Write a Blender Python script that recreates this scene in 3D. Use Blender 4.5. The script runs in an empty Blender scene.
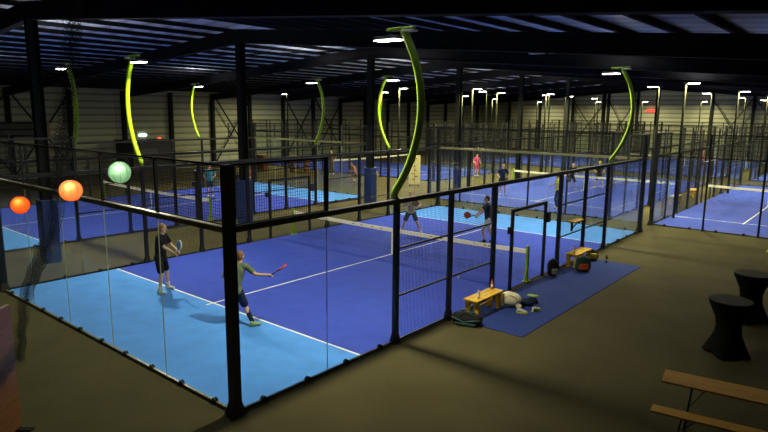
import bpy, bmesh, math, random
from mathutils import Vector, Matrix, noise
random.seed(7)
PI = math.pi
D = bpy.data
SC = bpy.context.scene
COL = SC.collection
V = Vector

# ------------------------------------------------------------------ materials
MATS = {}
def mat(name, col, rough=.6, metal=0., spec=.5, noise_amt=0., scale=20., bump=0., emit=None, estr=0., sheen=0.):
    if name in MATS: return MATS[name]
    m = D.materials.new(name); m.use_nodes = True
    nt = m.node_tree; b = nt.nodes['Principled BSDF']
    b.inputs['Base Color'].default_value = (*col, 1)
    b.inputs['Roughness'].default_value = rough
    b.inputs['Metallic'].default_value = metal
    b.inputs['Specular IOR Level'].default_value = spec
    if emit:
        b.inputs['Emission Color'].default_value = (*emit, 1)
        b.inputs['Emission Strength'].default_value = estr
    if noise_amt or bump:
        tc = nt.nodes.new('ShaderNodeTexCoord')
        n = nt.nodes.new('ShaderNodeTexNoise'); n.inputs['Scale'].default_value = scale; n.inputs['Detail'].default_value = 4
        nt.links.new(tc.outputs['Object'], n.inputs['Vector'])
        if noise_amt:
            r = nt.nodes.new('ShaderNodeMapRange')
            r.inputs['To Min'].default_value = 1 - noise_amt; r.inputs['To Max'].default_value = 1 + noise_amt
            r.inputs['From Min'].default_value = .3; r.inputs['From Max'].default_value = .7
            mx = nt.nodes.new('ShaderNodeVectorMath'); mx.operation = 'SCALE'
            mx.inputs[0].default_value = col
            nt.links.new(n.outputs['Fac'], r.inputs['Value'])
            nt.links.new(r.outputs['Result'], mx.inputs['Scale'])
            nt.links.new(mx.outputs['Vector'], b.inputs['Base Color'])
        if bump:
            bp = nt.nodes.new('ShaderNodeBump'); bp.inputs['Strength'].default_value = bump
            nt.links.new(n.outputs['Fac'], bp.inputs['Height']); nt.links.new(bp.outputs['Normal'], b.inputs['Normal'])
    MATS[name] = m
    return m

def carpet_mat():
    m = D.materials.new('hall_carpet'); m.use_nodes = True; nt = m.node_tree; b = nt.nodes['Principled BSDF']
    b.inputs['Roughness'].default_value = .95; b.inputs['Specular IOR Level'].default_value = .15
    tc = nt.nodes.new('ShaderNodeTexCoord')
    n1 = nt.nodes.new('ShaderNodeTexNoise'); n1.inputs['Scale'].default_value = 28; n1.inputs['Detail'].default_value = 5
    n2 = nt.nodes.new('ShaderNodeTexNoise'); n2.inputs['Scale'].default_value = .7; n2.inputs['Detail'].default_value = 3
    for n in (n1, n2): nt.links.new(tc.outputs['Object'], n.inputs['Vector'])
    add = nt.nodes.new('ShaderNodeMath'); add.operation = 'ADD'
    nt.links.new(n1.outputs['Fac'], add.inputs[0]); nt.links.new(n2.outputs['Fac'], add.inputs[1])
    cr = nt.nodes.new('ShaderNodeValToRGB')
    cr.color_ramp.elements[0].position = .3; cr.color_ramp.elements[0].color = (.060, .051, .021, 1)
    cr.color_ramp.elements[1].position = .72; cr.color_ramp.elements[1].color = (.106, .09, .037, 1)
    dv = nt.nodes.new('ShaderNodeMath'); dv.operation = 'MULTIPLY'; dv.inputs[1].default_value = .5
    nt.links.new(add.outputs[0], dv.inputs[0]); nt.links.new(dv.outputs[0], cr.inputs['Fac'])
    nt.links.new(cr.outputs['Color'], b.inputs['Base Color'])
    bp = nt.nodes.new('ShaderNodeBump'); bp.inputs['Strength'].default_value = .35
    nt.links.new(n1.outputs['Fac'], bp.inputs['Height']); nt.links.new(bp.outputs['Normal'], b.inputs['Normal'])
    return m

def ribbed_mat(name, c0, c1, axis, period, rough=.6):
    """profiled sheet: alternating ribs along one object axis"""
    m = D.materials.new(name); m.use_nodes = True; nt = m.node_tree; b = nt.nodes['Principled BSDF']
    b.inputs['Roughness'].default_value = rough
    tc = nt.nodes.new('ShaderNodeTexCoord'); sp = nt.nodes.new('ShaderNodeSeparateXYZ')
    nt.links.new(tc.outputs['Object'], sp.inputs[0])
    mu = nt.nodes.new('ShaderNodeMath'); mu.operation = 'MULTIPLY'; mu.inputs[1].default_value = 2*PI/period
    nt.links.new(sp.outputs[axis], mu.inputs[0])
    sn = nt.nodes.new('ShaderNodeMath'); sn.operation = 'SINE'; nt.links.new(mu.outputs[0], sn.inputs[0])
    cr = nt.nodes.new('ShaderNodeValToRGB')
    cr.color_ramp.elements[0].position = .12; cr.color_ramp.elements[0].color = (*c0, 1)
    cr.color_ramp.elements[1].position = .35; cr.color_ramp.elements[1].color = (*c1, 1)
    mr = nt.nodes.new('ShaderNodeMapRange'); mr.inputs['From Min'].default_value = -1
    nt.links.new(sn.outputs[0], mr.inputs['Value']); nt.links.new(mr.outputs['Result'], cr.inputs['Fac'])
    nt.links.new(cr.outputs['Color'], b.inputs['Base Color'])
    bp = nt.nodes.new('ShaderNodeBump'); bp.inputs['Strength'].default_value = .6; bp.inputs['Distance'].default_value = .03
    nt.links.new(mr.outputs['Result'], bp.inputs['Height']); nt.links.new(bp.outputs['Normal'], b.inputs['Normal'])
    return m

def glass_mat():
    m = D.materials.new('clear_glass'); m.use_nodes = True; nt = m.node_tree
    for n in list(nt.nodes): nt.nodes.remove(n)
    o = nt.nodes.new('ShaderNodeOutputMaterial'); t = nt.nodes.new('ShaderNodeBsdfTransparent')
    t.inputs['Color'].default_value = (.955, .975, .965, 1)
    g = nt.nodes.new('ShaderNodeBsdfGlossy'); g.inputs['Roughness'].default_value = .015
    lw = nt.nodes.new('ShaderNodeLayerWeight'); lw.inputs['Blend'].default_value = .5
    pw = nt.nodes.new('ShaderNodeMath'); pw.operation = 'POWER'; pw.inputs[1].default_value = 5; nt.links.new(lw.outputs['Facing'], pw.inputs[0])
    f = nt.nodes.new('ShaderNodeMath'); f.operation = 'MULTIPLY_ADD'; f.inputs[1].default_value = .95; f.inputs[2].default_value = .04
    nt.links.new(pw.outputs[0], f.inputs[0])
    mx = nt.nodes.new('ShaderNodeMixShader')
    nt.links.new(f.outputs[0], mx.inputs[0]); nt.links.new(t.outputs[0], mx.inputs[1]); nt.links.new(g.outputs[0], mx.inputs[2])
    nt.links.new(mx.outputs[0], o.inputs['Surface'])
    return m

def wood_mat(name, c0, c1, rough=.45, stretch=(1.2, 14, 14)):
    m = D.materials.new(name); m.use_nodes = True; nt = m.node_tree; b = nt.nodes['Principled BSDF']
    b.inputs['Roughness'].default_value = rough
    tc = nt.nodes.new('ShaderNodeTexCoord'); mp = nt.nodes.new('ShaderNodeMapping'); mp.inputs['Scale'].default_value = stretch
    n = nt.nodes.new('ShaderNodeTexNoise'); n.inputs['Scale'].default_value = 3; n.inputs['Detail'].default_value = 6
    nt.links.new(tc.outputs['Object'], mp.inputs[0]); nt.links.new(mp.outputs[0], n.inputs['Vector'])
    cr = nt.nodes.new('ShaderNodeValToRGB')
    cr.color_ramp.elements[0].position = .35; cr.color_ramp.elements[0].color = (*c0, 1)
    cr.color_ramp.elements[1].position = .65; cr.color_ramp.elements[1].color = (*c1, 1)
    nt.links.new(n.outputs['Fac'], cr.inputs['Fac']); nt.links.new(cr.outputs['Color'], b.inputs['Base Color'])
    return m

CARPET = carpet_mat()
GLASS = glass_mat()
WALLM = ribbed_mat('wall_panel_sheet', (.17, .175, .12), (.34, .345, .23), 2, .5)
ROOFM = ribbed_mat('roof_sheet', (.50, .54, .66), (.78, .83, .96), 1, .9, .4)
STEEL = mat('black_painted_steel', (.011, .011, .012), .45, 0, .4)
FRAME = mat('dark_building_steel', (.009, .009, .011), .8, 0, .15)
COLST = mat('grey_painted_column', (.028, .03, .03), .6)
WIRE = mat('black_mesh_wire', (.012, .012, .009), .8, 0, .15)
NETM = mat('black_net_cord', (.01, .012, .02), .8)
LIME = mat('lime_green_coating', (.25, .40, .005), .35)
TAPE = mat('cream_net_tape', (.97, .90, .66), .6)
TAPEMARK = mat('tape_print', (.35, .12, .06), .6)
BLUE = mat('blue_turf', (.036, .068, .44), .85, 0, .2, .10, 2.2, .25)
LBLUE = mat('light_blue_turf', (.08, .29, .78), .85, 0, .2, .08, 2.2, .25)
WHITE = mat('white_turf_line', (.78, .78, .74), .8)
MATBLUE = mat('blue_mat', (.022, .045, .20), .9, 0, .2, .12, 30, .3)
COLD = mat('black_column_paint', (.008, .009, .009), .85, 0, .12)
MATTE = mat('matte_black_rail', (.008, .008, .008), .85, 0, .12)
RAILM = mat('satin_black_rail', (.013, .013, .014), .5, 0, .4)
ENDRAIL = mat('lit_end_rail', (.17, .155, .05), .35, 0, 1.)  # rail black lightened and yellowed: lamp light painted into the colour
EDGE = mat('glass_edge', (.32, .35, .22), .4)
PAD = mat('blue_column_padding', (.008, .03, .14), .5)
DIFF = mat('lamp_diffuser', (.9, .9, .85), .4, emit=(1, .94, .78), estr=14)
BENCHY = wood_mat('yellow_bench_wood', (.70, .37, .001), (.84, .49, .004))
TABW = wood_mat('lacquered_table_wood', (.52, .22, .001), (.72, .34, .004), .7)
BROWN = wood_mat('brown_wood', (.16, .06, .02), (.26, .10, .03))
CREAM = mat('cream_panel', (.5, .44, .2), .6)
DARKFAB = mat('black_stretch_fabric', (.006, .006, .005), .9, 0, .1)
TOPFAB = mat('dark_table_top', (.016, .017, .01), .9)
SKIN = mat('skin_tone', (.62, .36, .21), .55)
def cloth(name, c): return mat('cloth_' + name, c, .85, 0, .2, .12, 25, .2)

# ------------------------------------------------------------------ mesh helpers
class MB:
    def __init__(s): s.v = []; s.f = []; s.m = []
    def _add(s, vs, fs, mi=0):
        o = len(s.v); s.v += [tuple(v) for v in vs]; s.f += [tuple(i+o for i in f) for f in fs]; s.m += [mi]*len(fs)
    def box(s, a, b, mi=0):
        x0, y0, z0 = [min(p, q) for p, q in zip(a, b)]; x1, y1, z1 = [max(p, q) for p, q in zip(a, b)]
        s._add([(x0,y0,z0),(x1,y0,z0),(x1,y1,z0),(x0,y1,z0),(x0,y0,z1),(x1,y0,z1),(x1,y1,z1),(x0,y1,z1)],
               [(0,3,2,1),(4,5,6,7),(0,1,5,4),(1,2,6,5),(2,3,7,6),(3,0,4,7)], mi); return s
    def bbox(s, a, b, r, mi=0):
        """box with chamfered vertical and horizontal edges"""
        x0, y0, z0 = a; x1, y1, z1 = b
        def ring(z, i):
            i2 = max(i, 0)
            return [(x0+i2+r, y0+i2, z), (x1-i2-r, y0+i2, z), (x1-i2, y0+i2+r, z), (x1-i2, y1-i2-r, z),
                    (x1-i2-r, y1-i2, z), (x0+i2+r, y1-i2, z), (x0+i2, y1-i2-r, z), (x0+i2, y0+i2+r, z)]
        rings = [ring(z0, r*.6), ring(z0+r*.6, 0), ring(z1-r*.6, 0), ring(z1, r*.6)]
        vs = [p for q in rings for p in q]; fs = []
        for k in range(3):
            for j in range(8): fs.append((k*8+j, k*8+(j+1) % 8, (k+1)*8+(j+1) % 8, (k+1)*8+j))
        fs.append(tuple(range(7, -1, -1))); fs.append(tuple(range(24, 32)))
        s._add(vs, fs, mi); return s
    def bar(s, a, b, w, h=None, mi=0, up=(0,0,1)):
        h = h or w; a = V(a); b = V(b); d = (b-a).normalized(); u = V(up)
        if abs(d.dot(u)) > .98: u = V((1,0,0))
        r = d.cross(u).normalized(); u = r.cross(d).normalized(); r *= w/2; u *= h/2
        vs = [a-r-u, a+r-u, a+r+u, a-r+u, b-r-u, b+r-u, b+r+u, b-r+u]
        s._add(vs, [(0,3,2,1)[::-1],(4,5,6,7)[::-1],(0,1,5,4)[::-1],(1,2,6,5)[::-1],(2,3,7,6)[::-1],(3,0,4,7)[::-1]], mi); return s
    def tube(s, pts, r, n=8, mi=0, caps=True):
        pts = [V(p) for p in pts]; rs = r if isinstance(r, (list, tuple)) else [r]*len(pts)
        vs = []; fs = []; pu = None
        for i, p in enumerate(pts):
            d = (pts[min(i+1, len(pts)-1)] - pts[max(i-1, 0)]).normalized()
            if pu is None:
                u = V((0,0,1)) if abs(d.z) < .9 else V((1,0,0))
            else: u = pu
            a = d.cross(u).normalized(); u = a.cross(d).normalized(); pu = u
            for k in range(n):
                t = 2*PI*k/n; vs.append(p + (a*math.cos(t) + u*math.sin(t))*rs[i])
        for i in range(len(pts)-1):
            for k in range(n): fs.append((i*n+k, i*n+(k+1) % n, (i+1)*n+(k+1) % n, (i+1)*n+k))
        if caps: fs.append(tuple(range(n))[::-1]); fs.append(tuple(range((len(pts)-1)*n, len(pts)*n)))
        s._add(vs, fs, mi); return s
    def lathe(s, prof, c=(0,0,0), n=24, mi=0, sx=1, sy=1):
        vs = []; fs = []
        for r, z in prof:
            for k in range(n):
                t = 2*PI*k/n; vs.append((c[0]+r*math.cos(t)*sx, c[1]+r*math.sin(t)*sy, c[2]+z))
        for i in range(len(prof)-1):
            for k in range(n): fs.append((i*n+k, i*n+(k+1) % n, (i+1)*n+(k+1) % n, (i+1)*n+k))
        fs.append(tuple(range(n))[::-1]); fs.append(tuple(range((len(prof)-1)*n, len(prof)*n)))
        s._add(vs, fs, mi); return s
    def ball(s, c, r, n=12, mi=0):
        r = r if isinstance(r, (tuple, list)) else (r, r, r); m = n//2
        prof = []
        vs = []; fs = []
        for i in range(1, m):
            ph = PI*i/m
            for k in range(n):
                t = 2*PI*k/n; vs.append((c[0]+r[0]*math.sin(ph)*math.cos(t), c[1]+r[1]*math.sin(ph)*math.sin(t), c[2]-r[2]*math.cos(ph)))
        b = len(vs); vs += [(c[0], c[1], c[2]-r[2]), (c[0], c[1], c[2]+r[2])]
        for i in range(m-2):
            for k in range(n): fs.append((i*n+k, i*n+(k+1) % n, (i+1)*n+(k+1) % n, (i+1)*n+k))
        for k in range(n): fs.append((b, (k+1) % n, k)); fs.append((b+1, (m-2)*n+k, (m-2)*n+(k+1) % n))
        s._add(vs, fs, mi); return s
    def mesh(s, name, mats, smooth=False):
        me = D.meshes.new(name); me.from_pydata(s.v, [], s.f)
        for m in (mats if isinstance(mats, (list, tuple)) else [mats]): me.materials.append(m)
        me.polygons.foreach_set('material_index', s.m)
        me.polygons.foreach_set('use_smooth', [smooth]*len(s.f)); me.update()
        return me
    def build(s, name, mats, parent=None, loc=(0,0,0), rz=0, smooth=False):
        return place(s.mesh(name, mats, smooth), name, parent, loc, rz)

def place(me, name, parent=None, loc=(0,0,0), rz=0):
    o = D.objects.new(name, me); COL.objects.link(o); o.location = loc; o.rotation_euler = (0, 0, rz)
    if parent: o.parent = parent
    return o
def tag(o, label=None, cat=None, group=None, kind=None):
    if label: o['label'] = label
    if cat: o['category'] = cat
    if group: o['group'] = group
    if kind: o['kind'] = kind
    return o
def thing(name, label, cat, loc=(0,0,0), rz=0, group=None):
    o = D.objects.new(name, None); COL.objects.link(o); o.location = loc; o.rotation_euler = (0, 0, rz); o.empty_display_size = .2
    return tag(o, label, cat, group)
def struct(o, label=None): o['kind'] = 'structure'; 
def copy_tree(o, parent=None):
    c = o.copy(); COL.objects.link(c); c.parent = parent
    for ch in list(o.children): copy_tree(ch, c)
    return c

# solid blends: tapered capsules and ellipsoids fused into one skin by a voxel remesh
def fused(name, prims, voxel, m, smooth_it=4):
    b = MB()
    for p in prims:
        if p[0] == 'c':
            _, a, c, ra, rb = p; a = V(a); c = V(c); d = c-a; L = d.length
            if L < 1e-4: b.ball(a, ra, 14); continue
            d.normalize(); pts = []; rs = []
            for k in range(4):
                t = PI/2*k/4+.12; pts.append(a - d*ra*math.cos(t)); rs.append(ra*math.sin(t))
            for k in range(3): f = k/2; pts.append(a.lerp(c, f)); rs.append(ra+(rb-ra)*f)
            for k in range(3, -1, -1):
                t = PI/2*k/4+.12; pts.append(c + d*rb*math.cos(t)); rs.append(rb*math.sin(t))
            b.tube(pts, rs, 14)
        else:
            _, c, r, rot = p
            e = MB().ball((0,0,0), r, 16); R = rot or Matrix.Identity(3)
            b._add([R @ V(v) + V(c) for v in e.v], e.f)
    me = b.mesh(name+'_src', m); o = D.objects.new(name, me); COL.objects.link(o)
    r = o.modifiers.new('r', 'REMESH'); r.mode = 'VOXEL'; r.voxel_size = voxel; r.use_smooth_shade = True
    if smooth_it:
        s_ = o.modifiers.new('s', 'SMOOTH'); s_.iterations = smooth_it; s_.factor = .5
    dg = bpy.context.evaluated_depsgraph_get(); dg.update()
    nm = D.meshes.new_from_object(o.evaluated_get(dg)); nm.name = name
    COL.objects.unlink(o); D.objects.remove(o); D.meshes.remove(me)
    nm.materials.clear(); nm.materials.append(m)
    nm.polygons.foreach_set('use_smooth', [True]*len(nm.polygons))
    return nm

# ------------------------------------------------------------------ camera
CAM = V((7.59193, -5.40792, 4.79828))
Rr = V((.76611467, .64264063, .00901854)); Uu = V((-.11691241, .12554992, .98517445)); Ff = V((-.63198085, .75581098, -.1713183))
cd = D.cameras.new('camera'); cam = D.objects.new('camera', cd); COL.objects.link(cam)
cam.matrix_world = Matrix(((Rr.x, Uu.x, -Ff.x, CAM.x), (Rr.y, Uu.y, -Ff.y, CAM.y), (Rr.z, Uu.z, -Ff.z, CAM.z), (0,0,0,1)))
cd.sensor_width = 36; cd.lens = 600.278*36/768; cd.clip_end = 300; cd.clip_start = .05
SC.camera = cam

# ------------------------------------------------------------------ building shell
XW0, XW1, YW0, YW1 = -37.6, 18, -12, 70.0
RX, RZ = -12.4, 8.15
SL, SR = .070, .082
def roofz(x): return RZ - (SL*(RX-x) if x < RX else SR*(x-RX))
o = MB().box((XW0, YW0, -.1), (XW1, YW1, 0)).build('floor', CARPET); struct(o)
b = MB()
for xa, xb in ((XW0, RX), (RX, XW1)):
    za, zb = roofz(xa), roofz(xb)
    b._add([(xa,YW0,za),(xb,YW0,zb),(xb,YW1,zb),(xa,YW1,za),(xa,YW0,za+.15),(xb,YW0,zb+.15),(xb,YW1,zb+.15),(xa,YW1,za+.15)],
           [(0,3,2,1)[::-1],(4,5,6,7),(0,1,5,4),(1,2,6,5),(2,3,7,6),(3,0,4,7)])
o = b.build('ceiling', ROOFM); struct(o)
for nm, a, c in (('wall_left', (XW0-.15, YW0, 0), (XW0, YW1, roofz(XW0)+.1)), ('wall_right', (XW1, YW0, 0), (XW1+.15, YW1, roofz(XW1)+.1))):
    struct(MB().box(a, c).build(nm, WALLM))
for nm, y in (('wall_far', YW1), ('wall_near', YW0-.15)):
    b = MB(); pr = [(XW0, 0), (XW1, 0), (XW1, roofz(XW1)+.1), (RX, RZ+.1), (XW0, roofz(XW0)+.1)]
    b._add([(x, y, z) for x, z in pr]+[(x, y+.15, z) for x, z in pr], [(0,1,2,3,4),(9,8,7,6,5),(0,5,6,1),(1,6,7,2),(2,7,8,3),(3,8,9,4),(4,9,5,0)])
    struct(b.build(nm, WALLM))
# purlins run along the hall
b = MB()
x = XW0+.6
while x < XW1:
    if abs(x-RX) > .3: b.box((x-.05, YW0, roofz(x)-.15), (x+.05, YW1, roofz(x)-.005))
    x += 1.3
o = b.build('roof_purlins', FRAME); o.name = 'trim_1'; struct(o)
# portal frames
FY = [-6, 2.05, 9.6, 17.4, 25.35, 33.2, 41.1, 49, 56.9, 64.8]
for y in FY:
    b = MB()
    for xa, xb in ((XW0, RX), (RX, XW1)):
        for dz0, dz1, w in ((.24, .28, .13), (.28, .72, .02), (.72, .76, .13)):
            za, zb = roofz(xa), roofz(xb)
            b._add([(xa,y-w,za-dz1),(xb,y-w,zb-dz1),(xb,y+w,zb-dz1),(xa,y+w,za-dz1),(xa,y-w,za-dz0),(xb,y-w,zb-dz0),(xb,y+w,zb-dz0),(xa,y+w,za-dz0)],
                   [(0,3,2,1),(4,5,6,7),(0,1,5,4),(1,2,6,5),(2,3,7,6),(3,0,4,7)])
    o = b.build('roof_beam', FRAME); struct(o)
    b = MB(); h = roofz(RX)-.76
    b.box((RX-.13, y-.15, .012), (RX+.13, y-.13, h)); b.box((RX-.13, y+.13, .012), (RX+.13, y+.15, h)); b.box((RX-.01, y-.12, .012), (RX+.01, y+.12, h))
    b.box((RX-.22, y-.22, 0), (RX+.22, y+.22, .012))
    o = b.build('ridge_column', COLD); struct(o)
def wallcol(x, y, w=.14):
    b = MB(); b.box((x-w, y-w, 0), (x+w, y+w, roofz(x)-.26)); o = b.build('wall_column', FRAME); struct(o)
y = 1.6-7.9
while y < YW1-1:
    wallcol(XW0+.16, y); y += 3.95
for x in (-33, -28.5, -24, -19.5, -16, -8, -4, 1, 6, 11, 15): wallcol(x, YW1-.17)
# cross bracing
def brace(p, q, w=.09):
    o = MB().bar(p, q, w).build('wall_brace', FRAME); struct(o)
for ya, yb in ((9.5, 13.45), (5.5, 9.5), (25.3, 29.25), (33.2, 37.15), (37.15, 41.1)):
    brace((XW0+.4, ya, .3), (XW0+.4, yb, 6.0)); brace((XW0+.5, ya, 6.0), (XW0+.5, yb, .3))
for xa, xb in ((-24, -19.5), (-19.5, -16), (-8, -4), (-4, 1), (1, 6)):
    brace((xa, YW1-.45, 6.6), (xb, YW1-.45, .4)); brace((xa, YW1-.55, .4), (xb, YW1-.55, 6.6))
# roof bracing between the frames, slender
for y in (9.5, 25.3):
    for xa in (-12.4, -20.3, -4.5):
        o = MB().bar((xa, y, roofz(xa)-.4), (xa+7.9, y+7.9, roofz(xa+7.9)-.4), .05).build('roof_brace', FRAME); struct(o)

# ------------------------------------------------------------------ courts
def surface(x0, y0, W=10., L=20., zones=True, rot=False, s1=3.05, s2=3.05, clx=None):
    """turf with its lines; local frame then optionally turned a quarter"""
    b = MB(); T = .012
    def r(a0, b0, a1, b1, z0, z1, mi): b.box((a0, b0, z0), (a1, b1, z1), mi)
    zn = 1 if zones else 0
    r(0, 0, W, s1, 0, T, zn); r(0, L-s2, W, L, 0, T, zn); r(0, s1, W, L-s2, 0, T, 0)
    l = .025; z1 = T+.003
    for yy in (s1, L-s2): r(0, yy-l, W, yy+l, T-.004, z1, 2)
    c = W/2
    r(c-l, s1-.2, c+l, s1-l, T-.004, z1, 2); r(c-l, s1+l, c+l, L-s2-l, T-.004, z1, 2); r(c-l, L-s2+l, c+l, L-s2+.2, T-.004, z1, 2)
    o = b.build('court_surface', [BLUE, LBLUE, WHITE])
    o.location = (x0, y0, 0)
    if rot: o.rotation_euler = (0, 0, PI/2)
    struct(o); return o

_pan = {}
def wire_panel(w, h, rough=False):
    k = ('w', round(w, 2), h, rough)
    if k not in _pan:
        b = MB(); st = .05 if not rough else .1; t = .0035 if not rough else .006
        n = int(round(w/st)); m = int(round(h/st))
        for i in range(n+1): b.bar((i*w/n, 0, 0), (i*w/n, 0, h), t)
        for j in range(m+1): b.bar((0, .002, j*h/m), (w, .002, j*h/m), t)
        for z in (.012, h-.012): b.box((0, -.006, z-.006), (w, .006, z+.006))
        _pan[k] = b.mesh('mesh_panel', WIRE)
    return _pan[k]
def glass_panel(w=1.985, h=2.9):
    k = ('g', w, h)
    if k not in _pan: 
        b = MB().box((0, -.006, 0), (w, .006, h)); b.m = [0, 1, 0, 1, 0, 1]; _pan[k] = b.mesh('glass_panel', [GLASS, EDGE])
    return _pan[k]
def bracket_mesh():
    if 'b' not in _pan:
        b = MB(); b.box((-.05, -.035, 0), (.05, .035, .012))
        pts = [(.055*math.cos(t), .055*math.sin(t)+.05) for t in [PI*k/6 for k in range(7)]]
        n = 7
        for ya, yb in ((-.03, -.012), (.012, .03)):
            prof = [(-.055, 0)]+[(-x, z) for x, z in pts]+[(.055, 0)]
            b._add([(x, ya, z) for x, z in prof]+[(x, yb, z) for x, z in prof],
                   [tuple(range(9)), tuple(range(17, 8, -1))]+[(i, 9+i, 9+(i+1) % 9, (i+1) % 9) for i in range(9)])
        _pan['b'] = b.mesh('bracket', STEEL)
    return _pan['b']

def enclosure(label, x0, y0, W=10., L=20., rot=False, far=False, ends=(1, 1), group=None, sideposts=None):
    t = thing('court_enclosure', label, 'court fence', (x0, y0, 0), PI/2 if rot else 0, group)
    pw = .1
    def post(x, y, z0, z1, w=.09, base=True):
        b = MB(); b.box((x-w/2, y-w/2, z0), (x+w/2, y+w/2, z1))
        if z0 == 0 and base:
            b.box((x-.1, y-.1, 0), (x+.1, y+.1, .014))
            b._add([(x-w*.85, y-w*.85, .014), (x+w*.85, y-w*.85, .014), (x+w*.85, y+w*.85, .014), (x-w*.85, y+w*.85, .014),
                    (x-w/2, y-w/2, .22), (x+w/2, y-w/2, .22), (x+w/2, y+w/2, .22), (x-w/2, y+w/2, .22)],
                   [(0,1,5,4),(1,2,6,5),(2,3,7,6),(3,0,4,7)])
        o = b.build('post', STEEL, t)
        return o
    # ends
    nE = int(round(W/2)); e = .06
    for yy, inn in ((0, 1), (L, -1)):
        yp = yy - inn*e
        for i in range(nE):
            place(glass_panel(), 'glass_panel', t, (i*2+.0075, yp, .05))
            for q in (.5, 1.5): place(bracket_mesh(), 'bracket', t, (i*2+q, yp, 0))
            place(wire_panel(1.96, .9, far), 'mesh_panel', t, (i*2+.02, yp, 3.06))
            if i: post(i*2, yp, 0 if far else 3.05, 4.0, .07 if far else .045, not far)
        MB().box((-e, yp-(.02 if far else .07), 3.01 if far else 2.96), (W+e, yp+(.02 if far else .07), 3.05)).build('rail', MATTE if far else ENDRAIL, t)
        MB().box((-e, yp-.022, 3.97), (W+e, yp+.015, 4.0)).build('rail', MATTE, t)
        MB().box((0, yp-.022, .013), (W, yp+.022, .05)).build('base_channel', STEEL if far else ENDRAIL, t)  # non-far courts: channel takes the colour with lamp light painted in
    for xx, inn in ((0, 1), (W, -1)):
        xp = xx - inn*e
        for yy in (0, L):
            post(xp, yy-e if yy == 0 else yy+e, 0, 4.0, .15)
        for ya in (0, 2, L-4, L-2):
            place(glass_panel(), 'glass_panel', t, (xp, ya+.0075, .05), PI/2)
            for q in (.5, 1.5): place(bracket_mesh(), 'bracket', t, (xp, ya+q, 0), PI/2)
        for ya in (0, L-2):
            place(wire_panel(1.96, .9, far), 'mesh_panel', t, (xp, ya+.02, 3.06), PI/2)
            MB().box((xp-.022, ya, 3.97), (xp+.022, ya+2, 4.01)).build('rail', STEEL, t)
            post(xp, 2 if ya == 0 else L-2, 3.05, 4.02, .06)
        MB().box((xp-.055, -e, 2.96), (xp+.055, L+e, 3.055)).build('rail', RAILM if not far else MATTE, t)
        for ya, yb in ((0, 4), (L-4, L)): MB().box((xp-.022, ya, .013), (xp+.022, yb, .05)).build('base_channel', STEEL, t)
        for yp_ in (4, 6, 8, L-8, L-6, L-4): post(xp, yp_, 0, 4.0 if far else 2.98, .1)
        if far:
            for yp_ in (2, L-2): post(xp, yp_, 0, 3.05, .07)
        for ya in (4, 6, L-8, L-6):
            place(wire_panel(1.96, 2.94, far), 'mesh_panel', t, (xp, ya+.02, .03), PI/2)
        for ya, yb in ((4, 8), (L-8, L-4)):
            for z in (() if far else (1., 2.02)): MB().box((xp-.018, ya, z-.018), (xp+.018, yb, z+.018)).build('rail', STEEL, t)
            MB().box((xp-.018, ya, .015), (xp+.018, yb, .05)).build('base_channel', STEEL, t)
        # open gateway beside the net with its own lower frame
        g = MB(); g.box((xp-.035, 8.95, 0), (xp+.035, 9.03, 2.25)); g.box((xp-.035, 10.97, 0), (xp+.035, 11.05, 2.25)); g.box((xp-.035, 9.03, 2.17), (xp+.035, 10.97, 2.25))
        g = g.build('gate_frame', STEEL, t)
        if not far:
            MB().box((xp-.05, 8.82, 1.6), (xp+.05, 8.94, 1.78)).build('latch_box', STEEL, g)
            MB().box((xp-.06, 11.06, 1.62), (xp+.06, 11.26, 1.92)).build('lock_box', COLST, g)
    return t

def court_net(label, x0, x1, y, rot=False, far=False):
    L = x1-x0
    t = thing('padel_net', label, 'net', (x0, y, 0) if not rot else (x0, y, 0), PI/2 if rot else 0)
    def top(s): u = 2*s/L-1; return .90+.05*u*u
    for s, sgn in ((.03, 1), (L-.03, -1)):
        b = MB(); b.box((s-.035, -.045, .013), (s+.035, .045, 1.03)); b.box((s-.07, -.14, .013), (s+.07, .14, .03))
        b.bar((s, -.13, .03), (s, -.045, .3), .03); b.bar((s, .13, .03), (s, .045, .3), .03)
        b.box((s-.045, -.055, 1.03), (s+.045, .055, 1.05)); b.ball((s, -.07, .8), .03, 8)
        b.build('net_post', LIME, t)
    b = MB(); n = 24
    xs = [.07+(L-.14)*i/n for i in range(n+1)]
    for i in range(n):
        a, c = xs[i], xs[i+1]; za, zc = top(a), top(c)
        for yy, fl in ((-.02, 0), (.02, 1)):
            f = (0,1,2,3) if not fl else (3,2,1,0)
            b._add([(a, yy, za-.12), (c, yy, zc-.12), (c, yy, zc), (a, yy, za)], [f])
        b._add([(a, -.02, za), (c, -.02, zc), (c, .02, zc), (a, .02, za)], [(0,1,2,3)])
    if not far:
        for s in (1.4, 1.55, 1.7, 3.2, 3.6, 4.1, 4.5, 6.6, 6.8, 7.0, 8.6, 8.75):
            z = top(s)-.055; b.box((s, -.0215, z-.018), (s+.09, -.02, z+.014), 1)
    b.build('net_tape', [TAPE, TAPEMARK], t)
    b = MB(); st = .045 if not far else .09; tt = .0025 if not far else .004
    s = .07
    while s < L-.06: b.bar((s, 0, .02), (s, 0, top(s)-.115), tt); s += st
    z = .02
    while z < .83: b.bar((.07, .001, z), (L-.07, .001, z), tt); z += st
    b.build('net_mesh', NETM, t)
    b = MB(); c = L/2; b.box((c-.025, -.014, .013), (c+.025, .014, top(c)+.002)); b.build('centre_strap', TAPE, t)
    return t

# the near court
surface(-10, 0, s1=2.98, s2=3.3)
enclosure('large black-framed glass and mesh enclosure of the nearest court, with four players inside', -10, 0)
court_net('low net across the nearest court, white tape and lime posts', -10.03, .03, 10.1)
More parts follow.
